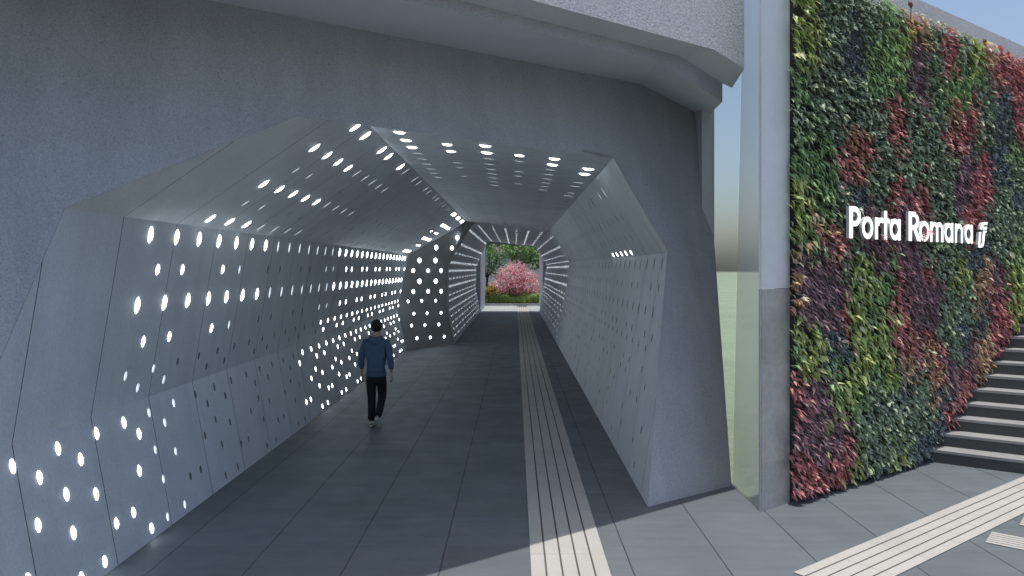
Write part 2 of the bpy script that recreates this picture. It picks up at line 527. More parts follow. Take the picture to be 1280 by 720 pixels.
# ---- left wall beyond the setback
fz = zones((25.5, 'mid'), (99, 'lit'))
mx = zones((99, 'mid'))
Y0F = 25.6
lowF = (row(Y0F, 43.4, 25.7, 1.12, 0.05, ALL, fz) + row(Y0F, 43.4, 25.9, 0.90, 0.05, TWO, mx) + row(Y0F, 43.4, 25.8, 0.68, 0.05, TWO, fz)
        + row(Y0F, 43.4, 26.0, 0.45, 0.05, (1, 0, 1), fz) + row(Y0F, 43.4, 25.7, 0.22, 0.05, TWO, fz))
upF = (row(Y0F, 43.4, 25.7, 1.13, LB * .8, ALL, fz) + row(Y0F, 43.4, 25.9, 0.86, S_, TWO, fz) + row(Y0F, 43.4, 25.75, 0.6, LB * .8, ALL, fz)
       + row(Y0F, 43.4, 25.95, 0.3, S_, TWO, fz) + row(Y0F, 43.4, 25.95, 0.1, S_, ALL, fz))
haF = (row(Y0F, 43.4, 25.8, 0.15, LB, ALL, fz) + row(Y0F, 43.4, 25.95, 0.5, S_, TWO, fz) + row(Y0F, 43.4, 25.8, 0.85, LB, ALL, fz)
       + row(Y0F, 43.4, 25.7, 1.45, LB, ALL, fz))
build_side('tunnel_wall', 'far left tunnel wall beyond the setback, narrowing the passage to the exit', P_F,
           lambda p: 25.1 + (p.x + 2.03) * (0.9 if p.x < -2.03 else -0.1), lambda p: Y_END, [lowF, upF, haF], 100, (-2.1, 34, 0))

# ---- the setback wall facing the camera
SA, SB = Vector((-3.3, 23.38, 0)), Vector((-2.03, 25.08, 0))
sdir = (SB - SA).normalized(); snor = Vector((sdir.y, -sdir.x, 0))
rw = empty('return_wall', (-2.7, 24.2, 0))
tag(rw, 'short concrete wall at the setback with a grid of bright round dots', 'tunnel wall', kind='thing')
outl = [(-3.35, 0), (-3.58, 1.25), (-3.30, 2.94), (-1.35, 4.27), (-1.35, 4.06), (-1.46, 4.0), (-2.24, 2.58), (-2.26, 1.3), (-2.03, 0)]
def sp(x, z, h=0.0):
    t = (x - SA.x) / sdir.x
    p = SA + sdir * t + snor * h
    return Vector((p.x, p.y, z))
RF = Facet((0, 0), (0, 1))
class SetFacet:
    def pt(self, y, v, h=0.0):       # y = distance along the wall, v = height
        p = SA + sdir * y + snor * h
        return Vector((p.x, p.y, v))
SF = SetFacet()
dots = [(1007, 68), (980, 120), (902, 118), (818, 182), (898, 182), (787, 233), (861, 233), (926, 233), (818, 287), (899, 286), (787, 338),
        (861, 337), (926, 337), (761, 387), (829, 384), (899, 383), (790, 449), (856, 446), (926, 444), (778, 508), (845, 506), (915, 502),
        (805, 571), (872, 567), (941, 563)]
big = {0, 1, 2, 3, 4, 8, 9}
bm = bmesh.new()
vs = [bm.verts.new(sp(x, z)) for x, z in outl]
f = bm.faces.new(vs)
# holes are cut as rings joined by triangle fill
edges = list(bm.edges)
dl = []
bm.faces.remove(f)
for i, (qx, qy) in enumerate(dots):
    w = onplane(320 + qx / 4, 280 + qy / 4, SA, snor)
    s = (w - SA).dot(sdir); r = 0.078 if i in big else (0.066 if i < 13 else 0.048)
    dl.append((s, w.z, r))
    ring = [bm.verts.new(SF.pt(s + r * math.cos(math.pi / 4 + 2 * math.pi * q / NR), w.z + r * math.sin(math.pi / 4 + 2 * math.pi * q / NR))) for q in range(NR)]
    for q in range(NR):
        edges.append(bm.edges.new((ring[q], ring[(q + 1) % NR])))
bmesh.ops.triangle_fill(bm, use_beauty=True, use_dissolve=False, edges=edges, normal=snor)
me = bpy.data.meshes.new('wall_panel'); bm.to_mesh(me); bm.free()
me.materials.append(M['return'])
o = bpy.data.objects.new('wall_panel', me); COL.objects.link(o); o.parent = rw
o.matrix_parent_inverse = Matrix.Translation(-rw.location)
for s, z, r in dl:
    vs, fs, ms = light_verts(r, SF, s, z, 'lit', 1.0)
    c = SF.pt(s, z)
    o = mesh_obj('recessed_light', [p - c for p in vs], fs, [M['cup'], M['lit']], None, ms)
    o.location = c; o.parent = rw; o.matrix_parent_inverse = Matrix.Translation(-rw.location)

# ---- ceiling
def cz(near_lit, near_mid): return zones((near_lit, 'lit'), (near_mid, 'mid'), (27.0, 'off'), (99, 'lit'))
def crow(y0, phase, v, r, pat, kf): return row(y0, 43.4, phase, v, r, pat, kf)
ceil_rows = (crow(8.3, 8.62, 0.30, LB, ALL, cz(9.9, 13.2)) + crow(8.8, 9.15, 0.80, LB * .9, TWO, cz(9.7, 12.6)) + crow(8.6, 8.95, 1.27, LB, ALL, cz(9.9, 13.2))
             + crow(9.0, 9.42, 1.68, LB * .9, TWO, cz(9.9, 12.6)) + crow(9.0, 9.4, 2.12, LB, ALL, cz(10.3, 13.5)) + crow(9.7, 9.98, 2.60, LB * 1.1, TWO, cz(11, 14)))
ce = empty('tunnel_ceiling', (0, 20, 3.9))
tag(ce, 'flat grey tunnel ceiling with rows of recessed lights running to the exit', 'ceiling', kind='thing')
FC = Facet(*P_C)
mb = MB()
lining(mb, FC, lambda p: fac_y(p.x, p.z) + 0.004, lambda p: Y_END, [(y, v, r) for (y, v, r, k) in ceil_rows])
mb.build('lining_panel', M['lining'], ce)
place_lights(ce, [(FC, y, v, r, k) for (y, v, r, k) in ceil_rows], 100)

# ---- right wall
far_on = zones((25.2, 'off'), (99, 'lit'))
haR = (row(10.3, 43.4, 10.85, 0.24, LB, TWO, zones((12.4, 'mid'), (25.2, 'off'), (99, 'lit'))) + row(10.4, 43.4, 10.56, 0.66, LB * .9, ALL, far_on)
       + row(10.5, 43.4, 10.82, 0.98, S_, TWO, far_on)
       + row(10.3, 43.4, 10.55, 1.225, S_ * .9, ALL, zones((11.4, 'off'), (13.8, 'lit'), (25.2, 'off'), (99, 'lit'))))
wR = (row(9.0, 43.4, 9.25, 0.12, LB * .95, ALL, far_on) + row(9.0, 43.4, 9.23, 0.43, S_, TWO, far_on) + row(9.0, 43.4, 9.35, 0.74, LB * .9, ALL, far_on)
      + row(8.9, 43.4, 9.14, 1.04, S_, TWO, far_on) + row(9.0, 43.4, 9.45, 1.20, TB, ALL, far_on) + row(9.0, 43.4, 9.47, 1.47, TB, (1, 0, 1), far_on)
      + row(8.8, 43.4, 9.1, 1.64, TB, (1, 0, 0, 1), far_on) + row(8.6, 43.4, 9.5, 1.86, TB, (1, 1, 0, 0), far_on)
      + row(8.5, 43.4, 8.9, 2.12, TB, (1, 0, 0), far_on) + row(8.4, 43.4, 8.8, 2.33, TB, (0, 1, 0, 1, 0), far_on) + row(8.3, 43.4, 9.0, 2.56, TB, (1, 0, 0, 0), far_on))
build_side('tunnel_wall', 'right tunnel wall whose nearer round lights are all switched off', P_R, mouth, lambda p: Y_END, [haR, wR], 100, (1.6, 24, 0))

# ------------------------------------------------------------------ portal: leaning wall, stepped cornice, parapet
fp = Vector((0, 6.957, 0)); fn = Vector((0.70, -1.0, 0.30))
def fpix(px, py): return onplane(px, py, fp, fn)
def fpt(x, z): return Vector((x, fac_y(x, z), z))
portal = empty('bridge_portal', (-2, 5.5, 0))
tag(portal, 'leaning grey concrete portal wall round the tunnel mouth under a stepped cornice', 'bridge portal', kind='thing')
E0k, E0e = fpix(800, 105), fpix(882, 147.5)
ZE0 = E0k.z
E0l = fpt(-15, ZE0)
low_r = fpix(914.5, 607.5); low_r.z = 0.0; low_r.y = fac_y(low_r.x, 0)
mo = [fpt(-3.35, 0), fpt(-3.58, 1.25), fpt(-3.30, 2.94), fpt(-1.95, 2.94 + 1.35 * 0.6845), fpt(1.15, 3.80), fpt(1.82, 2.69), fpt(1.39, 0)]
t2, t3 = fpt(mo[2].x, ZE0), fpt(mo[3].x, ZE0)
lw = MB()
lw.add([fpt(-15, 0), mo[0], mo[1], mo[2], t2, E0l], [(0, 1, 2, 3, 4, 5)])
lw.add([mo[2], mo[3], t3, t2], [(0, 1, 2, 3)])
lw.add([mo[3], mo[4], E0k, t3], [(0, 1, 2, 3)])
lw.add([mo[4], mo[5], E0e, E0k], [(0, 1, 2, 3)])
lw.add([mo[5], mo[6], low_r, E0e], [(0, 1, 2, 3)])
lw.build('leaning_wall', M['facade'], portal)

def P1(x, z): return Vector((x, 6.825 + 0.75 * x, z))
def P3(x, z): return Vector((x, 6.40 + 0.75 * x, z))
E1 = [P1(-15, 4.685), P1(1.5, 4.685), P1(2.358, 4.40)]
E2 = [P1(-15, 4.80), P1(1.781, 4.80), P1(2.358, 4.612)]
E2b = P1(2.496, 4.582)
E3 = [P3(-15, 4.815), P3(2.105, 4.815), P3(2.512, 4.693)]
ZP = 6.31
# slight rise of the upper soffit towards its outer edge
so = MB()
so.add([E0l, E0k, E0e] + E1, [(0, 1, 4, 3), (1, 2, 5, 4)])
so.add([E1[2], E2[2], Vector((2.40, E0e.y, 4.6)), E0e], [(0, 1, 2, 3)])
so.build('lower_soffit', M['soffit'], portal)
fa = MB(); fa.add(E1 + E2, [(0, 1, 4, 3), (1, 2, 5, 4)]); fa.build('fascia', M['facade'], portal)
us = MB(); us.add([E2[0], E2[1], E2[2], E2b] + E3, [(0, 1, 5, 4), (1, 2, 6, 5), (2, 3, 6)])
us.build('upper_soffit', M['soffit'], portal)
pa = MB()
top = [P3(-15, ZP), P3(2.105, ZP), P3(2.512, ZP)]
pa.add(E3 + top, [(0, 1, 4, 3), (1, 2, 5, 4)])
# thickness and coping of the parapet, running on behind the planted wall
dv = Vector((-0.6, 0.8, 0)) * 0.3
e0, e1 = P3(-15, ZP), P3(24, ZP)
for u0, u1 in ((-15, 2.512), (3.7, 24)):
    pa.add([P3(u0, ZP), P3(u1, ZP), P3(u1, ZP) + dv, P3(u0, ZP) + dv], [(0, 1, 2, 3)])
    pa.add([P3(u0, ZP) + dv, P3(u1, ZP) + dv, P3(u1, 4.95) + dv, P3(u0, 4.95) + dv], [(0, 1, 2, 3)])
pa.add([P3(3.7, 4.0), P3(24, 4.0), P3(24, ZP), P3(3.7, ZP)], [(0, 1, 2, 3)])
pa.build('parapet', M['stucco'], portal)
pr = MB()
pr.box(2.375, 2.532, 9.60, 10.0, 0.001, 4.56)
pr.build('end_pier', M['soffit'], portal)
# metal edge on the right half of the mouth
tr = MB()
off = fn.normalized() * 0.012
tp = [fpix(728, 188) + off, mo[4] + off, mo[5] + off]
tr.tube(tp, 0.009, 6)
tr.build('edge_trim', M['trim'], portal)

# bridge body: deck and closing walls that keep the daylight out of the vault
dk = MB()
pl = [(-15, P3(-15, 0).y + 0.32), (2.525, P3(2.525, 0).y + 0.32), (2.525, 43.8), (-15, 43.8)]
dk.prism([(x, y, 4.9) for x, y in pl], [(x, y, 5.55) for x, y in pl])
# exit side face, with the opening of the vault left free
dk.add([(-15, 43.72, 0), (-2.3, 43.72, 0), (-2.3, 43.72, 4.9), (-15, 43.72, 4.9)], [(0, 1, 2, 3)])
dk.add([(1.85, 43.72, 0), (2.36, 43.72, 0), (2.36, 43.72, 4.9), (1.85, 43.72, 4.9)], [(0, 1, 2, 3)])
dk.add([(2.36, fac_y(2.36, 0) + 0.12, 0), (2.36, 43.72, 0), (2.36, 43.72, 4.9), (2.36, fac_y(2.36, 4.9) + 0.12, 4.9)], [(0, 1, 2, 3)])
dk.add([(-2.3, 43.72, 4.0), (1.85, 43.72, 3.75), (1.85, 43.72, 4.9), (-2.3, 43.72, 4.9)], [(0, 1, 2, 3)])
dk.add([(-15, -3, 0), (-15, 43.7, 0), (-15, 43.7, 4.9), (-15, -3, 4.9)], [(0, 1, 2, 3)])
tag(dk.build('bridge_deck', M['deck']), 'concrete railway deck carried over the tunnel behind the parapet', 'bridge deck', kind='thing')

# ------------------------------------------------------------------ pillar between portal and planted wall
pil = empty('pillar', (2.7, 8.2, 0))
tag(pil, 'tall smooth pillar between the dark portal wall and the planted wall', 'pillar', kind='thing')
FLp, FRp = Vector((2.524, 7.76)), Vector((2.935, 8.075))
ZJ = 2.29  # height where the painted sky reflection begins
def front(z, d=0.035): 
    n_ = Vector((0.61, -0.79)); q0, q1 = FLp + Vector((0.012, 0.010)), FRp
    return [(q0.x, q0.y, z), (q1.x, q1.y, z), (q1.x - n_.x * d, q1.y - n_.y * d, z), (q0.x - n_.x * d, q0.y - n_.y * d, z)]
pb = MB(); pb.prism(front(0.001), front(ZJ)); pb.build('lower_panel', M['pillar'], pil)
pb = MB(); pb.prism(front(ZJ + 0.004), front(6.9)); pb.build('sky_toned_front', M['pillar_top'], pil)
pc = MB()
lp = lambda z: [(FLp.x, FLp.y, z), (FLp.x + 0.0115, FLp.y + 0.0085, z), (2.502 + 0.0115, 8.70 - 0.075 * z, z), (2.502, 8.70 - 0.075 * z, z)]
pc.add([lp(0.002)[0], lp(0.002)[3], lp(6.9)[3], lp(6.9)[0]], [(0, 1, 2, 3)])
pc.build('side_panel', M['frosted'], pil)
pc = MB()
rp = lambda z, y1: [(2.502, 8.715 - 0.075 * z, z), (2.497, y1, z)]
pc.add([rp(0.002, 8.74)[0], rp(0.002, 8.74)[1], rp(4.88, 9.95)[1], rp(4.88, 9.95)[0]], [(0, 1, 2, 3)])
pc.build('added_veil_pane', M['clear'], pil)  # pane added across the open gap to pale it and soften the horizon
# open ground behind the gap between portal and pillar
lw_ = MB()
lw_.add([(2.30, 8.72, 0.004), (2.95, 8.68, 0.004), (34, 31.66, 0.004), (260, 500, 0.004), (2.30, 500, 0.004)], [(0, 1, 2, 3, 4)])
lw_.add([(2.538, 7.83, 0.004), (2.92, 8.13, 0.004), (2.95, 8.68, 0.004), (2.505, 8.711, 0.004)], [(0, 1, 2, 3)])  # lawn patch added inside the pillar so its side glass looks paler
tag(lw_.build('lawn', M['lawn']), kind='structure')

# ------------------------------------------------------------------ planted wall
WB = 0.74
W0 = Vector((2.94, 8.08, 0)); wd = Vector((1, WB, 0)).normalized(); wnrm = Vector((wd.y, -wd.x, 0))
ZT = 5.74
def wpt(s, z, h=0.0): return W0 + wd * s + wnrm * h + Vector((0, 0, z))
def wpix(px, py, h=0.12):
    p = onplane(px, py, W0 + wnrm * h, wnrm)
    return ((p - W0).dot(wd), p.z)
gw = empty('green_wall', tuple(W0 + wd * 4))
tag(gw, 'planted wall of green, red and purple leaf patches beside the stairs', 'green wall', kind='thing')
bk = MB()
SMAX = 11.5
q = [wpt(0.0, 0, 0.0), wpt(SMAX, 0, 0.0), wpt(SMAX, 0, -0.18), wpt(0.0, 0, -0.18)]
bk.prism([(p.x, p.y, 0) for p in q], [(p.x, p.y, ZT - 0.06) for p in q])
bk.build('backing_panel', M['black'], gw)

S1 = (Vector((5.39, 9.77, 0)) - W0).dot(wd)
RISE, GO = 0.166, 0.305
def stair_z(s): 
    return 0.0 if s < S1 else RISE * (1 + math.floor((s - S1) / GO))

SEEDS = """1005,20,l 1045,15,t 1085,15,t 1120,20,g 1140,22,p 1000,40,l 1040,45,t 1075,45,b 1105,50,g 1132,40,l 1150,35,p 1168,50,t 1190,55,r 1205,55,t 1220,65,l
1005,75,l 1040,80,t 1065,70,b 1098,75,g 1125,75,g 1150,85,u 1148,65,u 1170,80,t 1188,78,r 1215,95,g 1195,100,g 1240,72,p 1250,90,r 1270,95,r
1000,110,g 1030,115,t 1060,110,t 1095,105,g 1125,110,g 1150,115,u 1180,115,g 1210,110,g 1235,110,t 1258,125,b 1277,130,r
1000,150,t 1040,150,t 1075,145,t 1100,140,t 1122,130,r 1120,155,r 1145,150,t 1175,140,t 1195,145,p 1215,140,r 1240,150,t 1258,160,b 1278,155,r
1000,175,g 1035,175,g 1075,172,p 1080,190,r 1105,175,t 1150,180,t 1190,175,r 1205,165,r 1225,170,t 1250,190,b 1272,190,g
1000,205,g 1035,210,g 1060,215,r 1080,212,p 1110,205,t 1145,205,t 1185,205,t 1210,205,u 1232,205,r 1255,215,b 1275,220,t
1000,225,l 1030,235,g 1055,240,t 1075,240,b 1100,235,t 1120,240,r 1150,245,r 1175,235,t 1205,240,u 1225,245,r 1255,250,t 1275,250,b
1005,265,l 1035,270,g 1060,265,t 1090,265,u 1130,265,u 1175,265,t 1215,265,r 1250,275,t 1275,280,t
995,300,g 1020,285,p 1040,295,p 1015,305,g 1050,305,r 1100,300,u 1140,310,u 1170,315,t 1195,310,t 1230,310,b 1255,305,t 1275,305,g
1000,315,p 1010,340,u 1040,325,u 1065,320,t 1100,325,u 1140,330,u 1165,345,r 1185,330,t 1198,338,l 1220,325,b 1232,345,p 1250,345,u 1265,340,l
990,365,p 1020,365,u 1050,360,u 1070,345,l 1090,345,l 1110,350,g 1125,360,r 1150,375,u 1170,370,u 1195,370,t 1210,390,t 1225,375,p 1240,370,r 1255,385,r 1270,365,l
1000,395,u 1030,395,u 1055,395,r 1070,385,l 1090,380,g 1105,400,l 1130,385,r 1150,400,u 1190,400,t 1180,420,t 1205,420,b 1230,395,b 1248,405,r 1235,430,p 1255,420,r
1000,420,l 1025,425,l 1045,420,b 1080,415,l 1105,425,l 1130,415,r 1150,430,r 1140,450,p 1175,440,r 1195,435,t
995,445,g 1020,455,l 1045,445,b 1085,445,l 1110,455,l 1135,460,p 1165,455,p 1190,455,u 1215,450,u 1230,450,p
1000,475,r 1025,475,u 1045,470,g 1070,480,l 1100,470,g 1130,480,b 1155,480,t 1170,480,p 1195,480,u 1205,495,r
995,510,r 1030,505,u 1045,515,l 1070,505,g 1090,510,t 1120,505,t 1150,510,t 1180,510,b 1190,520,r
1000,545,u 1030,540,u 1055,535,u 1080,540,t 1110,540,t 1140,535,t 1170,540,b 1185,555,b
995,580,r 1030,575,u 1055,575,r 1085,560,t 1110,570,t 1140,565,t 1165,565,b
995,610,r 1025,600,r 1050,595,r 1075,585,l 1100,590,t 1125,580,l 1150,575,b"""
seeds = []
for tok in SEEDS.split():
    a, b, k = tok.split(',')
    s, z = wpix(float(a), float(b))
    seeds.append((s, z, k))
SV = max(s for s, z, k in seeds)
for _ in range(22):
    seeds.append((random.uniform(SV + 0.15, SMAX), random.uniform(0.5, ZT), random.choice('lgttburup')))
seeds_a = np.array([(s, z) for s, z, k in seeds])
# neighbouring seeds of one species are one patch
par = list(range(len(seeds)))
def find(i):
    while par[i] != i: i = par[i]
    return i
for i in range(len(seeds)):
    for j in range(i):
        if seeds[i][2] == seeds[j][2] and np.hypot(*(seeds_a[i] - seeds_a[j])) < 0.46:
            par[find(i)] = find(j)
SPEC = {  # length, width, leaves per m2, droop (along, down, out), palette, words
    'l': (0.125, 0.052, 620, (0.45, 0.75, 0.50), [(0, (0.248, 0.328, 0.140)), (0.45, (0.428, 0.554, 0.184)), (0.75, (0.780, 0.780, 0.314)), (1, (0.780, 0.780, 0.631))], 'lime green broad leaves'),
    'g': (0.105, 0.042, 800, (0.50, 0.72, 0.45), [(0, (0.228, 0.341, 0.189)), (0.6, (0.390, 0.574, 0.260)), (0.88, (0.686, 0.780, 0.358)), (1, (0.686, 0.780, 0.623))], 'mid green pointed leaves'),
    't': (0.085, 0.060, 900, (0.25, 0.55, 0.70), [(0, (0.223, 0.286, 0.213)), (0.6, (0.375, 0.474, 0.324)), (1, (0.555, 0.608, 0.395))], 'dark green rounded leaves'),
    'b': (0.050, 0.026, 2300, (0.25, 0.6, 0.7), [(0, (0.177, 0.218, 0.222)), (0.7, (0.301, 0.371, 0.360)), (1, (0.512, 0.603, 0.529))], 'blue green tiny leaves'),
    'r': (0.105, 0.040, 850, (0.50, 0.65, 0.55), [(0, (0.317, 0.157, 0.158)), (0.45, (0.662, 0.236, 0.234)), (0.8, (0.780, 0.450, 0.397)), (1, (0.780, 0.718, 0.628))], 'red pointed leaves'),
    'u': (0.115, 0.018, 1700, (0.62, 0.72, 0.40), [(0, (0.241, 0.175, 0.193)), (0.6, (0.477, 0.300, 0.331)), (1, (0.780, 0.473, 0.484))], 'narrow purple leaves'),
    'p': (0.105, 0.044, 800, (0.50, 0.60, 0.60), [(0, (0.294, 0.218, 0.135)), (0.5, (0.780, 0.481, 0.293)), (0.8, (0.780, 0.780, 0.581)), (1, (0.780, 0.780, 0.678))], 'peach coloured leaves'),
}
for k, sp_ in SPEC.items():
    M['leaf_' + k] = leaf_mat('leaf_' + {'l': 'lime', 'g': 'green', 't': 'dark', 'b': 'bluish', 'r': 'red', 'u': 'purple', 'p': 'peach'}[k], sp_[4], 0.42, 0.28)

def leaf_mesh(name, pos, dirs, nrm, L, W, tone, mat, parent, fold=0.25, curl=0.18):
    """one mesh of many folded leaves; each has six points and a drooping tip"""
    n = len(pos)
    side = np.cross(dirs, nrm); side /= np.linalg.norm(side, axis=1)[:, None]
    L = L[:, None]; W = W[:, None]
    base = pos
    c = pos + dirs * L * 0.45 + nrm * L * 0.02
    l = pos + dirs * L * 0.42 + side * W * 0.5 + nrm * W * fold
    r = pos + dirs * L * 0.42 - side * W * 0.5 + nrm * W * fold
    l2 = pos + dirs * L * 0.75 + side * W * 0.27 + nrm * (W * fold * 0.4 - L * curl * 0.35)
    r2 = pos + dirs * L * 0.75 - side * W * 0.27 + nrm * (W * fold * 0.4 - L * curl * 0.35)
    tip = pos + dirs * L - nrm * L * curl
    c2 = pos + dirs * L * 0.75 - nrm * L * curl * 0.45
    V = np.stack([base, l, c, r, l2, c2, r2, tip], axis=1).reshape(-1, 3)
    F = np.array([(0, 3, 2), (0, 2, 1), (2, 3, 6), (2, 6, 5), (1, 2, 5), (1, 5, 4), (5, 6, 7), (4, 5, 7)])
    FA = (F[None] + (np.arange(n) * 8)[:, None, None]).reshape(-1, 3)
    me = bpy.data.meshes.new(name)
    me.vertices.add(len(V)); me.vertices.foreach_set('co', V.ravel())
    me.loops.add(FA.size); me.loops.foreach_set('vertex_index', FA.ravel().astype(np.int32))
    me.polygons.add(len(FA)); me.polygons.foreach_set('loop_start', np.arange(0, FA.size, 3, dtype=np.int32))
    at = me.attributes.new('tone', 'FLOAT', 'POINT'); at.data.foreach_set('value', np.repeat(tone, 8).astype(np.float32))
    me.materials.append(mat)
    me.update(calc_edges=True); me.validate()
    o = bpy.data.objects.new(name, me); COL.objects.link(o)
    if parent is not None:
        o.parent = parent; o.matrix_parent_inverse = Matrix.Translation(-Vector(parent.location))
    return o

groups = {}
for i in range(len(seeds)): groups.setdefault(find(i), []).append(i)
def wob(s, z):
    return 0.06 * np.sin(9.1 * s + 5.3 * z) + 0.05 * np.sin(17.0 * z - 11.0 * s + 1.3)
cand = {}
for k, (L0, W0_, dens, drp, pal, words) in SPEC.items():
    n = int(dens * 1.3 * SMAX * ZT)
    s = rng.uniform(-0.10, SMAX, n); z = rng.uniform(0.02, ZT, n)
    ss = s + wob(s, z) + rng.normal(0, 0.07, n); zz = (z + wob(z, s) + rng.normal(0, 0.07, n))
    d = (ss[:, None] - seeds_a[None, :, 0]) ** 2 + (0.85 * (zz[:, None] - seeds_a[None, :, 1])) ** 2
    near = d.argmin(axis=1)
    roots = np.array([find(i) for i in range(len(seeds))])[near]
    isk = np.array([sd[2] == k for sd in seeds])[near]
    sz = np.array([stair_z(a) for a in s])
    keep = isk & (z > sz + 0.05 + rng.uniform(0, 0.06, n))
    cand[k] = (s[keep], z[keep], roots[keep])
NP = 0
for root, mem in groups.items():
    k = seeds[root][2]
    L0, W0_, dens, drp, pal, words = SPEC[k]
    s, z, rt = cand[k]
    sel = rt == root
    s, z = s[sel], z[sel]; n = len(s)
    if n < 6: continue
    # small tufts: leaves share the push-out of their tuft, so the surface is lumpy
    lump = 0.5 + 0.5 * np.sin(13 * s + 3 * np.sin(7 * z)) * np.sin(15 * z + 2 * np.sin(9 * s))
    h = 0.02 + 0.05 * rng.uniform(0, 1, n) + 0.055 * lump
    a = drp[0] + rng.normal(0, 0.38, n); dn = -(drp[1] + rng.normal(0, 0.28, n)); ou = np.abs(drp[2] + rng.normal(0, 0.25, n)) + 0.05
    wd_, wn_, up = np.array(wd), np.array(wnrm), np.array((0, 0, 1.0))
    dirs = a[:, None] * wd_ + dn[:, None] * up + ou[:, None] * wn_
    dirs /= np.linalg.norm(dirs, axis=1)[:, None]
    ref = wn_[None] * 0.7 + up[None] * 1.0 + rng.normal(0, 0.35, (n, 3))
    nr = ref - (ref * dirs).sum(1)[:, None] * dirs
    nr /= np.linalg.norm(nr, axis=1)[:, None]
    pos = np.array(W0)[None] + s[:, None] * wd_ + z[:, None] * up + h[:, None] * wn_
    sc_ = rng.uniform(0.65, 1.25, n)
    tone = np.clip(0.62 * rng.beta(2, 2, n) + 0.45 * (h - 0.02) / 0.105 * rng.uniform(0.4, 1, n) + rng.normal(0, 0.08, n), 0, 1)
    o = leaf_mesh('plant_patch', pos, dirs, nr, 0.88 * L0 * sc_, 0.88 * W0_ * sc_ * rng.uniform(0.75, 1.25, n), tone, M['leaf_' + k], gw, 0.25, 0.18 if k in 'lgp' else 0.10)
    o['label'] = 'patch of ' + words
    NP += 1
# two stray shoots with brown heads on the top edge
for px, py in ((1139, 8), (1232, 54)):
    s, z = wpix(px, py)
    st = MB()
    st.tube([wpt(s + 0.10, ZT - 0.15, 0.06), wpt(s + 0.05, z - 0.08, 0.09), wpt(s, z, 0.12)], [0.008, 0.006, 0.005], 6)
    st.tube([wpt(s + 0.005, z - 0.02, 0.115), wpt(s, z + 0.01, 0.12), wpt(s - 0.03, z + 0.03, 0.12), wpt(s - 0.06, z + 0.035, 0.12)], [0.008, 0.022, 0.026, 0.012], 7)
    st.build('seed_head', M['seed'], gw)

# ------------------------------------------------------------------ station sign on the planted wall
sg = empty('station_sign', tuple(wpt(2.4, 2.85, 0.2)))
tag(sg, 'glowing white letters PORTA ROMANA with a rail emblem on the planted wall', 'sign', kind='thing')
HS = 0.205
def lx(px, py=300): return wpix(px, py, HS)[0]
def arc(cx, cy, ro, ri, a0, a1, n=18, sx=1.0):
    o_ = [(cx + sx * ro * math.cos(R(a0 + (a1 - a0) * i / n)), cy + ro * math.sin(R(a0 + (a1 - a0) * i / n))) for i in range(n + 1)]
    i_ = [(cx + sx * ri * math.cos(R(a0 + (a1 - a0) * i / n)), cy + ri * math.sin(R(a0 + (a1 - a0) * i / n))) for i in range(n + 1)]
    return [(o_[i], o_[i + 1], i_[i + 1], i_[i]) for i in range(n)]
def rect(x0, x1, y0, y1): return [((x0, y0), (x1, y0), (x1, y1), (x0, y1))]
# each glyph: list of quads in units of cap height; x in 0..w
T = 0.165
def gl_o(): return arc(0.36, 0.355, 0.36, 0.36 - T, 0, 360, 30), 0.72
def gl_a(): return arc(0.36, 0.355, 0.36, 0.36 - T, 0, 360, 30) + rect(0.555, 0.74, 0.0, 0.71), 0.74
def gl_r(): return rect(0, T, 0, 0.71) + arc(T + 0.19, 0.44, 0.275, 0.275 - T + 0.01, 45, 180, 12), 0.42
def gl_t(): return rect(0.10, 0.10 + T, 0, 0.95) + rect(0, 0.40, 0.55, 0.70), 0.40
def gl_P(): return rect(0, 0.2, 0, 1.0) + rect(0.2, 0.32, 0.83, 1.0) + rect(0.2, 0.32, 0.38, 0.54) + arc(0.32, 0.69, 0.31, 0.14, -90, 90, 16), 0.63
def gl_R(): return gl_P()[0] + [((0.25, 0.44), (0.46, 0.44), (0.76, 0.0), (0.52, 0.0))], 0.74
def gl_n(): return rect(0, T, 0, 0.71) + arc(0.36, 0.36, 0.355, 0.355 - T, 0, 180, 16) + rect(0.525, 0.715, 0, 0.36), 0.715
def gl_m():
    q = rect(0, T, 0, 0.71)
    for c in (0.325, 0.735):
        q += arc(c, 0.41, 0.30, 0.30 - T + 0.015, 0, 180, 16) + rect(c + 0.125, c + 0.30, 0, 0.41)
    return q, 1.035
GL = {'P': gl_P, 'o': gl_o, 'r': gl_r, 't': gl_t, 'a': gl_a, 'R': gl_R, 'n': gl_n, 'm': gl_m}
CAP = wpix(1064, 257, HS)[1] - wpix(1064, 297, HS)[1]
BASE = 2.5 * (wpix(1064, 297, HS)[1] + wpix(1214, 305, HS)[1]) / 5.0
zp = lambda x: 1040 + x / 5.333
spans = [('P', 115, 192), ('o', 200, 275), ('r', 287, 336), ('t', 338, 382), ('a', 386, 457), ('R', 511, 592), ('o', 581, 650), ('m', 656, 742), ('a', 750, 808),
         ('n', 821, 873), ('a', 884, 939)]
def glyph(quads, x0, sx, name, mat, slant=0.0, z0=BASE, cap=CAP, h0=HS):
    mb = MB()
    for i, qd in enumerate(quads):
        hh = h0 + 0.0002 * (i % 7)
        pts = [(x0 + (x + slant * y) * sx, z0 + y * cap) for x, y in qd]
        fr = [wpt(a, b, hh) for a, b in pts]; bkk = [wpt(a, b, h0 - 0.035) for a, b in pts]
        mb.add(fr + bkk, [(0, 1, 2, 3), (7, 6, 5, 4), (0, 4, 5, 1), (1, 5, 6, 2), (2, 6, 7, 3), (3, 7, 4, 0)])
        mb.m[-5:] = [1] * 5
    mb.build(name, [mat, M['letter_side']], sg)
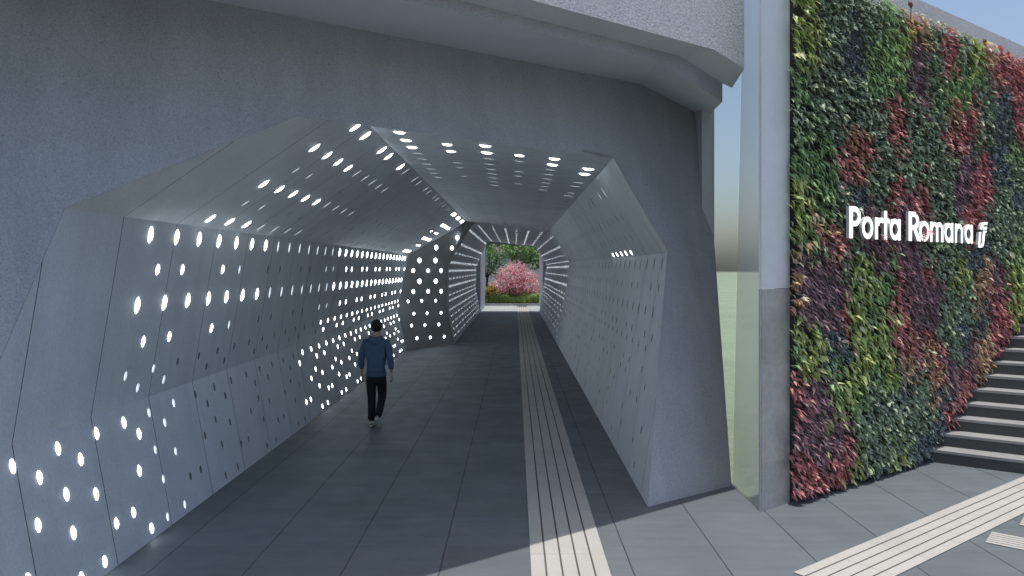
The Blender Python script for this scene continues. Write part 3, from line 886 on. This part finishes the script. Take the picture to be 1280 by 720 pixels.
for ch, a, b in spans:
    q, w = GL[ch]()
    s0, s1 = lx(zp(a)), lx(zp(b))
    glyph(q, s0, (s1 - s0) / w, 'letter', M['letter'])
ov = []
for px, py, k_ in ((1156, 290, 9), (1150, 297, 7), (1100, 297, 6), (1146, 262, 4)):
    s_, z_ = wpix(px, py, HS)
    for _ in range(k_): ov.append((s_ + random.gauss(0, 0.05), z_ + random.gauss(0.02, 0.03)))
ov = np.array(ov); n = len(ov)
pos = np.array(W0)[None] + ov[:, :1] * np.array(wd) + ov[:, 1:] * np.array((0, 0, 1.0)) + (HS + rng.uniform(0.005, 0.03, n))[:, None] * np.array(wnrm)
dirs = 0.55 * np.array(wd)[None] + np.array((0, 0, -0.6))[None] + 0.3 * np.array(wnrm)[None] + rng.normal(0, 0.25, (n, 3)); dirs /= np.linalg.norm(dirs, axis=1)[:, None]
ref = np.array(wnrm)[None] + np.array((0, 0, 0.9))[None] + rng.normal(0, 0.2, (n, 3)); nr = ref - (ref * dirs).sum(1)[:, None] * dirs; nr /= np.linalg.norm(nr, axis=1)[:, None]
o = leaf_mesh('overhanging_leaves', pos, dirs, nr, rng.uniform(0.08, 0.11, n), rng.uniform(0.03, 0.04, n), rng.uniform(0.4, 1, n), M['leaf_r'], gw)
o['label'] = 'red leaves grown over the white letters'
# rail emblem: two leaning interlocked strokes
e0, e1 = lx(zp(968)), lx(zp(1050))
ez0 = wpix(zp(1000), 230 + 424 / 5.333, HS)[1]; ez1 = wpix(zp(1030), 230 + 255 / 5.333, HS)[1]
eq = []
eq += [((0.20, 0.70), (0.36, 0.70), (0.36, 0.78), (0.20, 0.78))]
eq += arc(0.45, 0.74, 0.25, 0.10, 90, 180, 10) + rect(0.45, 0.80, 0.89, 1.0)
eq += rect(0.42, 0.80, 0.70, 0.82)
eq += rect(0.12, 0.30, 0.10, 0.60)
eq += rect(0.46, 0.68, 0.24, 0.60) + arc(0.44, 0.24, 0.24, 0.06, -90, 0, 10) + rect(0.16, 0.44, 0.0, 0.10)
eq += rect(0.46, 0.80, 0.60, 0.66)
glyph(eq, e0 - 0.05 * (e1 - e0), (e1 - e0) * 0.86, 'emblem', M['letter'], 0.22, ez0, ez1 - ez0)

# ------------------------------------------------------------------ stairs
st = empty('staircase', (6.5, 9.5, 0))
tag(st, 'wide grey stone stairs climbing along the planted wall', 'stairs', kind='thing')
nd = Vector((0.817, -0.577, 0))          # along the steps
st0 = Vector((5.39, 9.77, 0))
NS = 26
for k in range(NS):
    a = st0 + wd * (GO * k) - nd * 0.10
    bq = a + nd * 5.2
    c_, d_ = bq + wd * (GO + 0.02), a + wd * (GO + 0.02)
    z0, z1 = RISE * k, RISE * (k + 1)
    mb = MB()
    lp = [a, bq, c_, d_]
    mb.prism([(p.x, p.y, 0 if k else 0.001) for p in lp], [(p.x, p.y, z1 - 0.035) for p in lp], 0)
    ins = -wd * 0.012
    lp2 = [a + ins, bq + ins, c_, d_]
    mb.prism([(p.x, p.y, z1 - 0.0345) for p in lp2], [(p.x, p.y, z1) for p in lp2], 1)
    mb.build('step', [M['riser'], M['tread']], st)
# landing at the head of the stairs
# ------------------------------------------------------------------ walking person
def skin_mesh(name, pts, edges, radii, mat, parent, sub=2, root=0):
    me = bpy.data.meshes.new(name)
    me.from_pydata([tuple(p) for p in pts], edges, [])
    o = bpy.data.objects.new(name + '_cage', me); COL.objects.link(o)
    sk = o.modifiers.new('skin', 'SKIN'); sk.use_smooth_shade = True
    sv = me.skin_vertices[0].data
    for i, r in enumerate(radii):
        sv[i].radius = r if isinstance(r, (tuple, list)) else (r, r)
        sv[i].use_root = (i == root)
    ss = o.modifiers.new('sub', 'SUBSURF'); ss.levels = sub; ss.render_levels = sub
    dg = bpy.context.evaluated_depsgraph_get()
    m2 = bpy.data.meshes.new_from_object(o.evaluated_get(dg))
    bpy.data.objects.remove(o); bpy.data.meshes.remove(me)
    m2.name = name; m2.materials.clear(); m2.materials.append(mat)
    m2.polygons.foreach_set('use_smooth', np.ones(len(m2.polygons), dtype=bool))
    r_ = bpy.data.objects.new(name, m2); COL.objects.link(r_); r_.parent = parent
    return r_

M['skin'] = concrete('skin_tone', (0.48, 0.30, 0.22), 0.55, 60, 0.05, 3, 0.05)
M['hair'] = concrete('dark_hair', (0.018, 0.012, 0.009), 0.6, 120, 0.4, 6, 0.2, 0.5, 140, 0.01)
M['hoodie'] = concrete('blue_jersey', (0.075, 0.12, 0.20), 0.9, 160, 0.12, 5, 0.18, 0.7, 13, 0.03)
M['denim'] = concrete('black_denim', (0.012, 0.012, 0.015), 0.85, 200, 0.3, 6, 0.25, 0.3, 18, 0.012)
M['shoe'] = concrete('pale_canvas', (0.55, 0.53, 0.50), 0.7, 60, 0.1)
per = empty('person', (-2.21, 12.0, 0)); 
tag(per, 'person in a blue hooded top and black trousers walking away into the tunnel', 'person')
# joints in local space, +y is the walking direction, x to the right, metres, standing height 1.68
LH, RH_ = (-0.082, 0.02, 0.86), (0.088, 0.0, 0.86)
LK, LA = (-0.075, 0.035, 0.47), (-0.062, -0.02, 0.075)
RK, RA = (0.078, 0.06, 0.475), (0.060, -0.16, 0.17)
LS, RS = (-0.165, 0.0, 1.345), (0.165, 0.0, 1.345)
LE, LW = (-0.232, -0.02, 1.075), (-0.245, 0.05, 0.845)
RE, RW = (0.232, -0.04, 1.075), (0.250, 0.01, 0.845)
body = [(0, 0.01, 0.90), (0, 0.0, 1.10), (0, -0.005, 1.28), (0, 0.0, 1.40), (0, 0.015, 1.475), (0, 0.03, 1.55), (0, 0.03, 1.63),
        LS, LE, LW, RS, RE, RW, LH, LK, LA, RH_, RK, RA]
bed = [(0, 1), (1, 2), (2, 3), (3, 4), (4, 5), (5, 6), (2, 7), (7, 8), (8, 9), (2, 10), (10, 11), (11, 12), (0, 13), (13, 14), (14, 15), (0, 16), (16, 17), (17, 18)]
brad = [(0.11, 0.08), (0.12, 0.085), (0.14, 0.09), (0.07, 0.06), (0.052, 0.055), (0.078, 0.095), (0.062, 0.075), 0.05, 0.037, 0.027, 0.05, 0.037, 0.027,
        0.06, 0.035, 0.026, 0.06, 0.035, 0.026]
bd = skin_mesh('body', body, bed, brad, M['skin'], per)
# hands: palm plus five fingers each
def hand(w, sgn):
    w = Vector(w)
    pts, eds, rad = [w + Vector((0, 0, 0.01)), w + Vector((0.0, 0.004, -0.045)), w + Vector((0, 0.008, -0.085))], [(0, 1), (1, 2)], [0.024, (0.018, 0.036), (0.016, 0.038)]
    o_ = skin_mesh('hand', pts, eds, rad, M['skin'], per, 1)
    parts = []
    for i, (dy, l) in enumerate(((0.030, 0.066), (0.012, 0.074), (-0.008, 0.070), (-0.027, 0.055))):
        b = w + Vector((0, 0.008 + dy, -0.085))
        parts.append(([b, b + Vector((-sgn * 0.004, 0.003, -l * 0.5)), b + Vector((-sgn * 0.018, 0.006, -l * 0.95))], [0.009, 0.008, 0.0065]))
    b = w + Vector((0, 0.03, -0.03))
    parts.append(([b, b + Vector((-sgn * 0.006, 0.026, -0.028)), b + Vector((-sgn * 0.012, 0.032, -0.058))], [0.011, 0.009, 0.0075]))
    mb = MB()
    for p, r_ in parts: mb.tube(p, r_, 7)
    f_ = mb.build('fingers', M['skin'], o_, True)
    f_.matrix_parent_inverse = Matrix.Identity(4)
hand(LW, -1); hand(RW, 1)
# hooded top
hp = [(0, 0.005, 0.80), (0, 0.005, 0.90), (0, -0.002, 1.08), (0, -0.01, 1.24), (0, -0.005, 1.36), (0, 0.005, 1.425),
      (-0.17, 0.0, 1.335), LE, (-0.243, 0.04, 0.895), (0.17, 0.0, 1.335), RE, (0.248, 0.002, 0.895), (-0.225, -0.012, 1.15), (0.225, -0.03, 1.15)]
hed = [(0, 1), (1, 2), (2, 3), (3, 4), (4, 5), (3, 6), (6, 12), (12, 7), (7, 8), (3, 9), (9, 13), (13, 10), (10, 11)]
hr = [(0.158, 0.115), (0.170, 0.125), (0.160, 0.120), (0.165, 0.125), (0.11, 0.10), (0.065, 0.07), 0.068, 0.056, 0.046, 0.068, 0.056, 0.046, 0.06, 0.06]
hd = skin_mesh('hooded_top', hp, hed, hr, M['hoodie'], per, 2, 2)
hood = skin_mesh('hood', [(-0.085, 0.0, 1.425), (-0.07, -0.075, 1.39), (0, -0.105, 1.35), (0.07, -0.075, 1.39), (0.085, 0.0, 1.425), (0, -0.09, 1.285)],
                 [(0, 1), (1, 2), (2, 3), (3, 4), (2, 5)], [0.034, 0.046, 0.056, 0.046, 0.034, 0.035], M['hoodie'], hd, 2, 2)
hem = MB()
def ell(rx, ry, z0, z1, cx=0, cy=0.005, n=28, bul=0.006):
    vs, fs = [], []
    lv = 5
    for j in range(lv):
        t = j / (lv - 1); e = bul * math.sin(math.pi * t)
        for i in range(n):
            a = 2 * math.pi * i / n
            w_ = 1 + 0.02 * math.sin(7 * a)
            vs.append((cx + (rx + e) * w_ * math.cos(a), cy + (ry + e) * w_ * math.sin(a), z0 + (z1 - z0) * t))
    for j in range(lv - 1):
        for i in range(n):
            fs.append((j * n + i, j * n + (i + 1) % n, (j + 1) * n + (i + 1) % n, (j + 1) * n + i))
    return vs, fs
hem.add(*ell(0.158, 0.118, 0.795, 0.855))
hm_o = hem.build('ribbed_hem', M['hoodie'], hd, True); hm_o.matrix_parent_inverse = Matrix.Identity(4)
# trousers
tpz = [(0, 0.005, 0.93), (0, 0.005, 0.78), (-0.088, 0.012, 0.72), (-0.082, 0.035, 0.47), (-0.068, -0.005, 0.25), (-0.062, -0.025, 0.075),
       (0.092, 0.01, 0.72), (0.086, 0.062, 0.48), (0.074, -0.04, 0.30), (0.062, -0.15, 0.165)]
ted = [(0, 1), (1, 2), (2, 3), (3, 4), (4, 5), (1, 6), (6, 7), (7, 8), (8, 9)]
trd = [(0.140, 0.105), (0.130, 0.105), (0.088, 0.095), (0.066, 0.072), (0.062, 0.066), (0.062, 0.07), (0.088, 0.095), (0.066, 0.072), (0.060, 0.064), (0.056, 0.062)]
skin_mesh('trousers', tpz, ted, trd, M['denim'], per, 2, 1)
# shoes: left flat on the ground, right peeling off on its toe
def shoe(ankle, pitch):
    mb = MB()
    prof = [(-0.075, 0.030, 0.0, 0.055), (-0.06, 0.036, 0.0, 0.085), (-0.02, 0.038, 0.0, 0.085), (0.05, 0.044, 0.0, 0.06), (0.12, 0.047, 0.0, 0.045), (0.17, 0.036, 0.004, 0.032), (0.19, 0.015, 0.01, 0.022)]
    n = 12; rings = []
    for y, w_, z0, z1 in prof:
        rg = []
        for i in range(n):
            a = 2 * math.pi * i / n
            zz = (z0 + z1) / 2 + (z1 - z0) / 2 * math.sin(a)
            rg.append((w_ * math.cos(a) * (1.0 if math.sin(a) < 0.3 else 0.85), y, max(zz, z0)))
        rings.append(rg)
    rot = Matrix.Rotation(pitch, 4, 'X')
    vs = [rot @ Vector((p[0], p[1] , p[2] )) for r_ in rings for p in r_]
    off_ = Vector(ankle) - rot @ Vector((0, -0.03, 0.075))
    vs = [v + off_ for v in vs]
    fs = []
    for j in range(len(rings) - 1):
        for i in range(n):
            fs.append((j * n + i, j * n + (i + 1) % n, (j + 1) * n + (i + 1) % n, (j + 1) * n + i))
    fs.append(tuple(range(n))); fs.append(tuple((len(rings) - 1) * n + i for i in range(n)))
    mb.add(vs, fs)
    o_ = mb.build('shoe', M['shoe'], per, True); o_.matrix_parent_inverse = Matrix.Identity(4)
shoe((LA[0], LA[1] - 0.0, 0.076), 0.0)
shoe((RA[0], RA[1], RA[2] + 0.0), -R(48))
# hair cap and ears
hb = bmesh.new()
bmesh.ops.create_icosphere(hb, subdivisions=4, radius=1.0)
for v in hb.verts:
    p = v.co.copy()
    k = 1 + 0.035 * math.sin(17 * p.x + 3 * p.z) * math.sin(13 * p.y) * math.sin(11 * p.z + 1)
    v.co = Vector((p.x * 0.088 * k, 0.022 + p.y * 0.108 * k, 1.600 + p.z * (0.098 if p.z > 0 else 0.128) * k))
# trimmed away at the face and the nape
kill = [v for v in hb.verts if v.co.z < 1.487 + max(0, v.co.y) * 1.1 or (v.co.y > 0.085 and v.co.z < 1.64)]
bmesh.ops.delete(hb, geom=kill, context='VERTS')
me = bpy.data.meshes.new('hair'); hb.to_mesh(me); hb.free(); me.materials.append(M['hair'])
me.polygons.foreach_set('use_smooth', np.ones(len(me.polygons), dtype=bool))
o = bpy.data.objects.new('hair', me); COL.objects.link(o); o.parent = per
for sx in (-1, 1):
    fc = MB()
    fc.tube([(sx * 0.076, 0.03, 1.525), (sx * 0.090, 0.022, 1.545), (sx * 0.092, 0.018, 1.575), (sx * 0.080, 0.026, 1.59)], [0.008, 0.013, 0.014, 0.008], 8)
    o = fc.build('ear', M['skin'], per, True); o.matrix_parent_inverse = Matrix.Identity(4)
fc = MB()
fc.tube([(0, 0.118, 1.585), (0, 0.132, 1.555), (0, 0.142, 1.535), (0, 0.118, 1.525)], [0.008, 0.011, 0.014, 0.010], 8)
o = fc.build('nose', M['skin'], per, True); o.matrix_parent_inverse = Matrix.Identity(4)
per.rotation_euler = (0, 0, R(-4))

# ------------------------------------------------------------------ garden beyond the exit
def crown_mesh(name, blobs, n, L, W, stops_mat, parent, up=0.2):
    cs = np.array([b[:3] for b in blobs]); rs = np.array([b[3:6] for b in blobs])
    w = rs.prod(axis=1); pick = rng.choice(len(blobs), n, p=w / w.sum())
    d = rng.normal(0, 1, (n, 3)); d /= np.linalg.norm(d, axis=1)[:, None]
    rad = rng.uniform(0.25, 1.0, n) ** 0.5
    pos = cs[pick] + d * rs[pick] * (rad * rng.uniform(0.85, 1.12, n))[:, None]
    dirs = d * 0.6 + rng.normal(0, 0.7, (n, 3)) + np.array((0, 0, -0.2)); dirs /= np.linalg.norm(dirs, axis=1)[:, None]
    ref = rng.normal(0, 0.6, (n, 3)) + np.array((0, 0, 0.9)) + d * 0.4
    nr = ref - (ref * dirs).sum(1)[:, None] * dirs; nr /= np.linalg.norm(nr, axis=1)[:, None]
    tone = np.clip(rng.beta(2, 2, n) + 0.2 * d[:, 2], 0, 1)
    sc_ = rng.uniform(0.7, 1.3, n)
    return leaf_mesh(name, pos, dirs, nr, L * sc_, W * sc_, tone, stops_mat, parent)

M['blossom'] = leaf_mat('blossom', [(0, (0.402, 0.120, 0.150)), (0.4, (0.754, 0.250, 0.288)), (0.75, (0.780, 0.549, 0.564)), (1, (0.780, 0.608, 0.624))], 0.6, 0.3)
M['tree_leaf'] = leaf_mat('tree_leaf', [(0, (0.098, 0.182, 0.090)), (0.6, (0.211, 0.383, 0.143)), (1, (0.623, 0.780, 0.332))], 0.5, 0.3)
M['tree_leaf_pale'] = leaf_mat('tree_leaf_pale', [(0, (0.124, 0.212, 0.079)), (0.6, (0.322, 0.455, 0.168)), (1, (0.780, 0.780, 0.455))], 0.5, 0.3)
M['shrub_leaf'] = leaf_mat('shrub_leaf', [(0, (0.061, 0.095, 0.035)), (0.55, (0.146, 0.197, 0.061)), (0.8, (0.520, 0.299, 0.061)), (1, (0.775, 0.384, 0.061))], 0.6, 0.2)
M['grass'] = leaf_mat('grass_blade', [(0, (0.078, 0.129, 0.044)), (0.6, (0.180, 0.265, 0.078)), (1, (0.554, 0.622, 0.248))], 0.7, 0.3)

def tree(name, label, cat, base, h_trunk, r_trunk, blobs, n, L, W, leafm, limbs, group=None):
    t = empty(name, base)
    tag(t, label, cat, group)
    b = Vector(base)
    tb = MB()
    tops = Vector((base[0] + 0.05, base[1], base[2] + h_trunk))
    tb.tube([b, b + Vector((0.04, 0, h_trunk * 0.5)), tops], [r_trunk * 1.25, r_trunk, r_trunk * 0.8], 10)
    for (dx, dy, dz) in limbs:
        e = tops + Vector((dx, dy, dz))
        mid_ = tops.lerp(e, 0.5) + Vector((dx * 0.12, dy * 0.12, -0.06 * dz))
        tb.tube([tops - Vector((0, 0, 0.08)), mid_, e], [r_trunk * 0.6, r_trunk * 0.4, r_trunk * 0.15], 7)
        for s_ in (-1, 1):
            e2 = e + Vector((dy * 0.3 * s_ + dx * 0.25, -dx * 0.3 * s_ + dy * 0.25, dz * 0.35))
            tb.tube([mid_, e2], [r_trunk * 0.3, r_trunk * 0.1], 6)
    tb.build('trunk', M['bark'], t, True)
    crown_mesh('crown', blobs, n, L, W, leafm, t)
    return t

ap = MB()
for x0, x1 in ((-2.028, 0.125), (0.785, 1.618)):
    ap.add([(x0, 44.6, 0.004), (x1, 44.6, 0.004), (x1, 50.998, 0.004), (x0, 50.998, 0.004)], [(0, 1, 2, 3)])
tag(ap.build('path', M['kerb']), kind='structure')
# beds, kerb, back wall
kb = MB(); kb.box(-9, 9, 51.0, 51.3, 0.0, 0.14); tag(kb.build('kerb', M['kerb']), kind='structure')
bd_ = MB()
nx, ny = 30, 16
vv = []
for j in range(ny):
    for i in range(nx):
        x = -12 + 24 * i / (nx - 1); y = 51.3 + 15 * j / (ny - 1)
        vv.append((x, y, 0.10 + 0.25 * min(1, j / 4) + 0.06 * math.sin(1.7 * x + y)))
bd_.add(vv, [(j * nx + i, j * nx + i + 1, (j + 1) * nx + i + 1, (j + 1) * nx + i) for j in range(ny - 1) for i in range(nx - 1)])
tag(bd_.build('garden_ground', M['soil'], smooth=True), kind='structure')
n = 26000
gx = rng.uniform(-6, 6, n); gy = 51.35 + 7.5 * rng.uniform(0, 1, n) ** 1.4
gz = 0.10 + 0.25 * np.minimum(1, (gy - 51.3) / 4)
pos = np.stack([gx, gy, gz], 1)
dirs = np.stack([rng.normal(0, 0.3, n), rng.normal(-0.1, 0.3, n), np.ones(n)], 1); dirs /= np.linalg.norm(dirs, axis=1)[:, None]
ref = rng.normal(0, 1, (n, 3)); nr = ref - (ref * dirs).sum(1)[:, None] * dirs; nr /= np.linalg.norm(nr, axis=1)[:, None]
tone = np.clip(rng.beta(2, 2, n) * 0.7 + 0.35 * (gx > 0.4) * rng.uniform(0.5, 1, n), 0, 1)
go = leaf_mesh('grass', pos, dirs, nr, rng.uniform(0.18, 0.5, n) * (1 + 0.5 * np.sin(1.3 * gx) ** 2), rng.uniform(0.03, 0.06, n), tone, M['grass'], None)
tag(go, 'tall grasses and low planting in the bed beyond the exit', 'grass', kind='stuff')

gwl = MB(); gwl.box(-12, 12, 64.0, 64.3, 0.0, 3.6); gwl.box(-12, 12, 63.96, 64.34, 3.603, 3.68)
tag(gwl.build('garden_wall', M['garden_wall']), 'plain grey wall behind the trees beyond the tunnel exit', 'wall', kind='thing')

tree('cherry_tree', 'pink blossoming tree framed by the tunnel exit', 'tree', (-0.45, 53.6, 0.3), 0.75, 0.06,
     [(-0.2, 53.6, 2.0, 1.25, 1.1, 0.75), (-0.55, 53.5, 1.3, 1.35, 1.1, 0.62), (0.75, 53.6, 1.25, 1.25, 1.1, 0.6), (0.1, 53.5, 2.55, 0.75, 0.8, 0.5), (1.35, 53.4, 0.95, 0.7, 0.8, 0.35),
      (-1.35, 53.6, 1.0, 0.7, 0.7, 0.4), (0.9, 53.6, 1.9, 0.8, 0.8, 0.5)],
     4200, 0.12, 0.07, M['blossom'], [(-0.9, 0, 0.7), (0.8, 0.2, 0.7), (0.1, -0.3, 1.1), (-0.3, 0.5, 0.9), (0.9, -0.3, 0.2)])
tree('leafy_tree', 'dark green tree behind the pink tree, left of the exit', 'tree', (-2.2, 58.0, 0.3), 1.6, 0.11,
     [(-2.2, 58, 3.2, 1.5, 1.4, 0.9), (-1.3, 57.6, 4.0, 1.5, 1.3, 0.9), (-2.6, 58.2, 4.8, 1.6, 1.4, 1.0), (-0.6, 58, 4.9, 1.2, 1.2, 0.8), (-1.7, 58, 2.3, 0.9, 0.8, 0.5), (-1.6, 58, 5.8, 1.3, 1.2, 0.8)],
     3600, 0.18, 0.11, M['tree_leaf'], [(-1.0, 0, 1.6), (0.9, 0, 1.8), (0.2, 0.6, 2.4), (-0.5, -0.6, 1.8)])
tree('leafy_tree', 'dark green tree behind the pink tree, right of the exit', 'tree', (2.15, 58.6, 0.3), 1.9, 0.10,
     [(2.0, 58.6, 3.6, 1.3, 1.3, 0.9), (1.1, 58.4, 4.0, 1.2, 1.2, 0.8), (2.6, 58.8, 4.6, 1.4, 1.3, 1.0), (1.6, 58.4, 2.9, 0.9, 0.8, 0.5), (1.4, 58.6, 5.2, 1.2, 1.2, 0.8)],
     3000, 0.18, 0.11, M['tree_leaf'], [(-0.9, 0, 1.4), (0.9, 0, 1.6), (0.1, 0.6, 2.2), (0.3, -0.6, 1.6)])
tree('leafy_tree', 'pale-leaved tree seen between the two darker trees', 'tree', (0.5, 61.5, 0.3), 2.0, 0.10,
     [(0.4, 61.5, 4.3, 1.6, 1.3, 1.0), (1.0, 61.5, 5.4, 1.6, 1.3, 1.0), (-0.4, 61.5, 5.3, 1.5, 1.3, 1.0), (0.5, 61.5, 3.4, 1.0, 0.9, 0.5)],
     4200, 0.22, 0.12, M['tree_leaf_pale'], [(-0.8, 0, 1.6), (0.8, 0, 1.7), (0.1, 0.5, 2.4)])  # leaf colour made pale to brighten the shaded tree group
for (lbl, x, y, w_, h_, n_, lm) in (('rounded shrub with orange tips at the left of the exit bed', -1.72, 52.0, 0.62, 1.15, 2600, 'shrub_leaf'),
                                   ('low green shrub under the pink blossom tree', -0.8, 52.3, 0.5, 0.45, 1100, 'tree_leaf'),
                                   ('small yellow green shrub at the right of the exit bed', 1.35, 52.2, 0.55, 0.55, 1300, 'tree_leaf_pale')):
    b0 = (x, y, 0.2)
    t = empty('shrub', b0); tag(t, lbl, 'shrub')
    mb = MB()
    for a in range(6):
        mb.tube([b0, (x + 0.5 * w_ * math.cos(a * 1.05), y + 0.5 * w_ * math.sin(a * 1.05), 0.2 + h_ * 0.7)], [0.02, 0.008], 5)
    mb.build('stem', M['bark'], t)
    crown_mesh('foliage', [(x, y, 0.2 + h_ * 0.45, w_ * 0.9, w_ * 0.9, h_ * 0.5), (x + 0.1, y, 0.2 + h_ * 0.75, w_ * 0.55, w_ * 0.5, h_ * 0.35)], n_, 0.11, 0.05, M[lm], t)
# side walls of the exit ramp
for (x0, x1, lbl) in ((-2.6, -2.03, 'pale ribbed side wall at the left of the tunnel exit'), (1.62, 2.2, 'pale ribbed side wall at the right of the tunnel exit')):
    mb = MB(); mb.box(x0, x1, 43.95, 50.9, 0.0, 4.3)
    tag(mb.build('side_wall', M['wing']), lbl, 'wall', kind='thing')
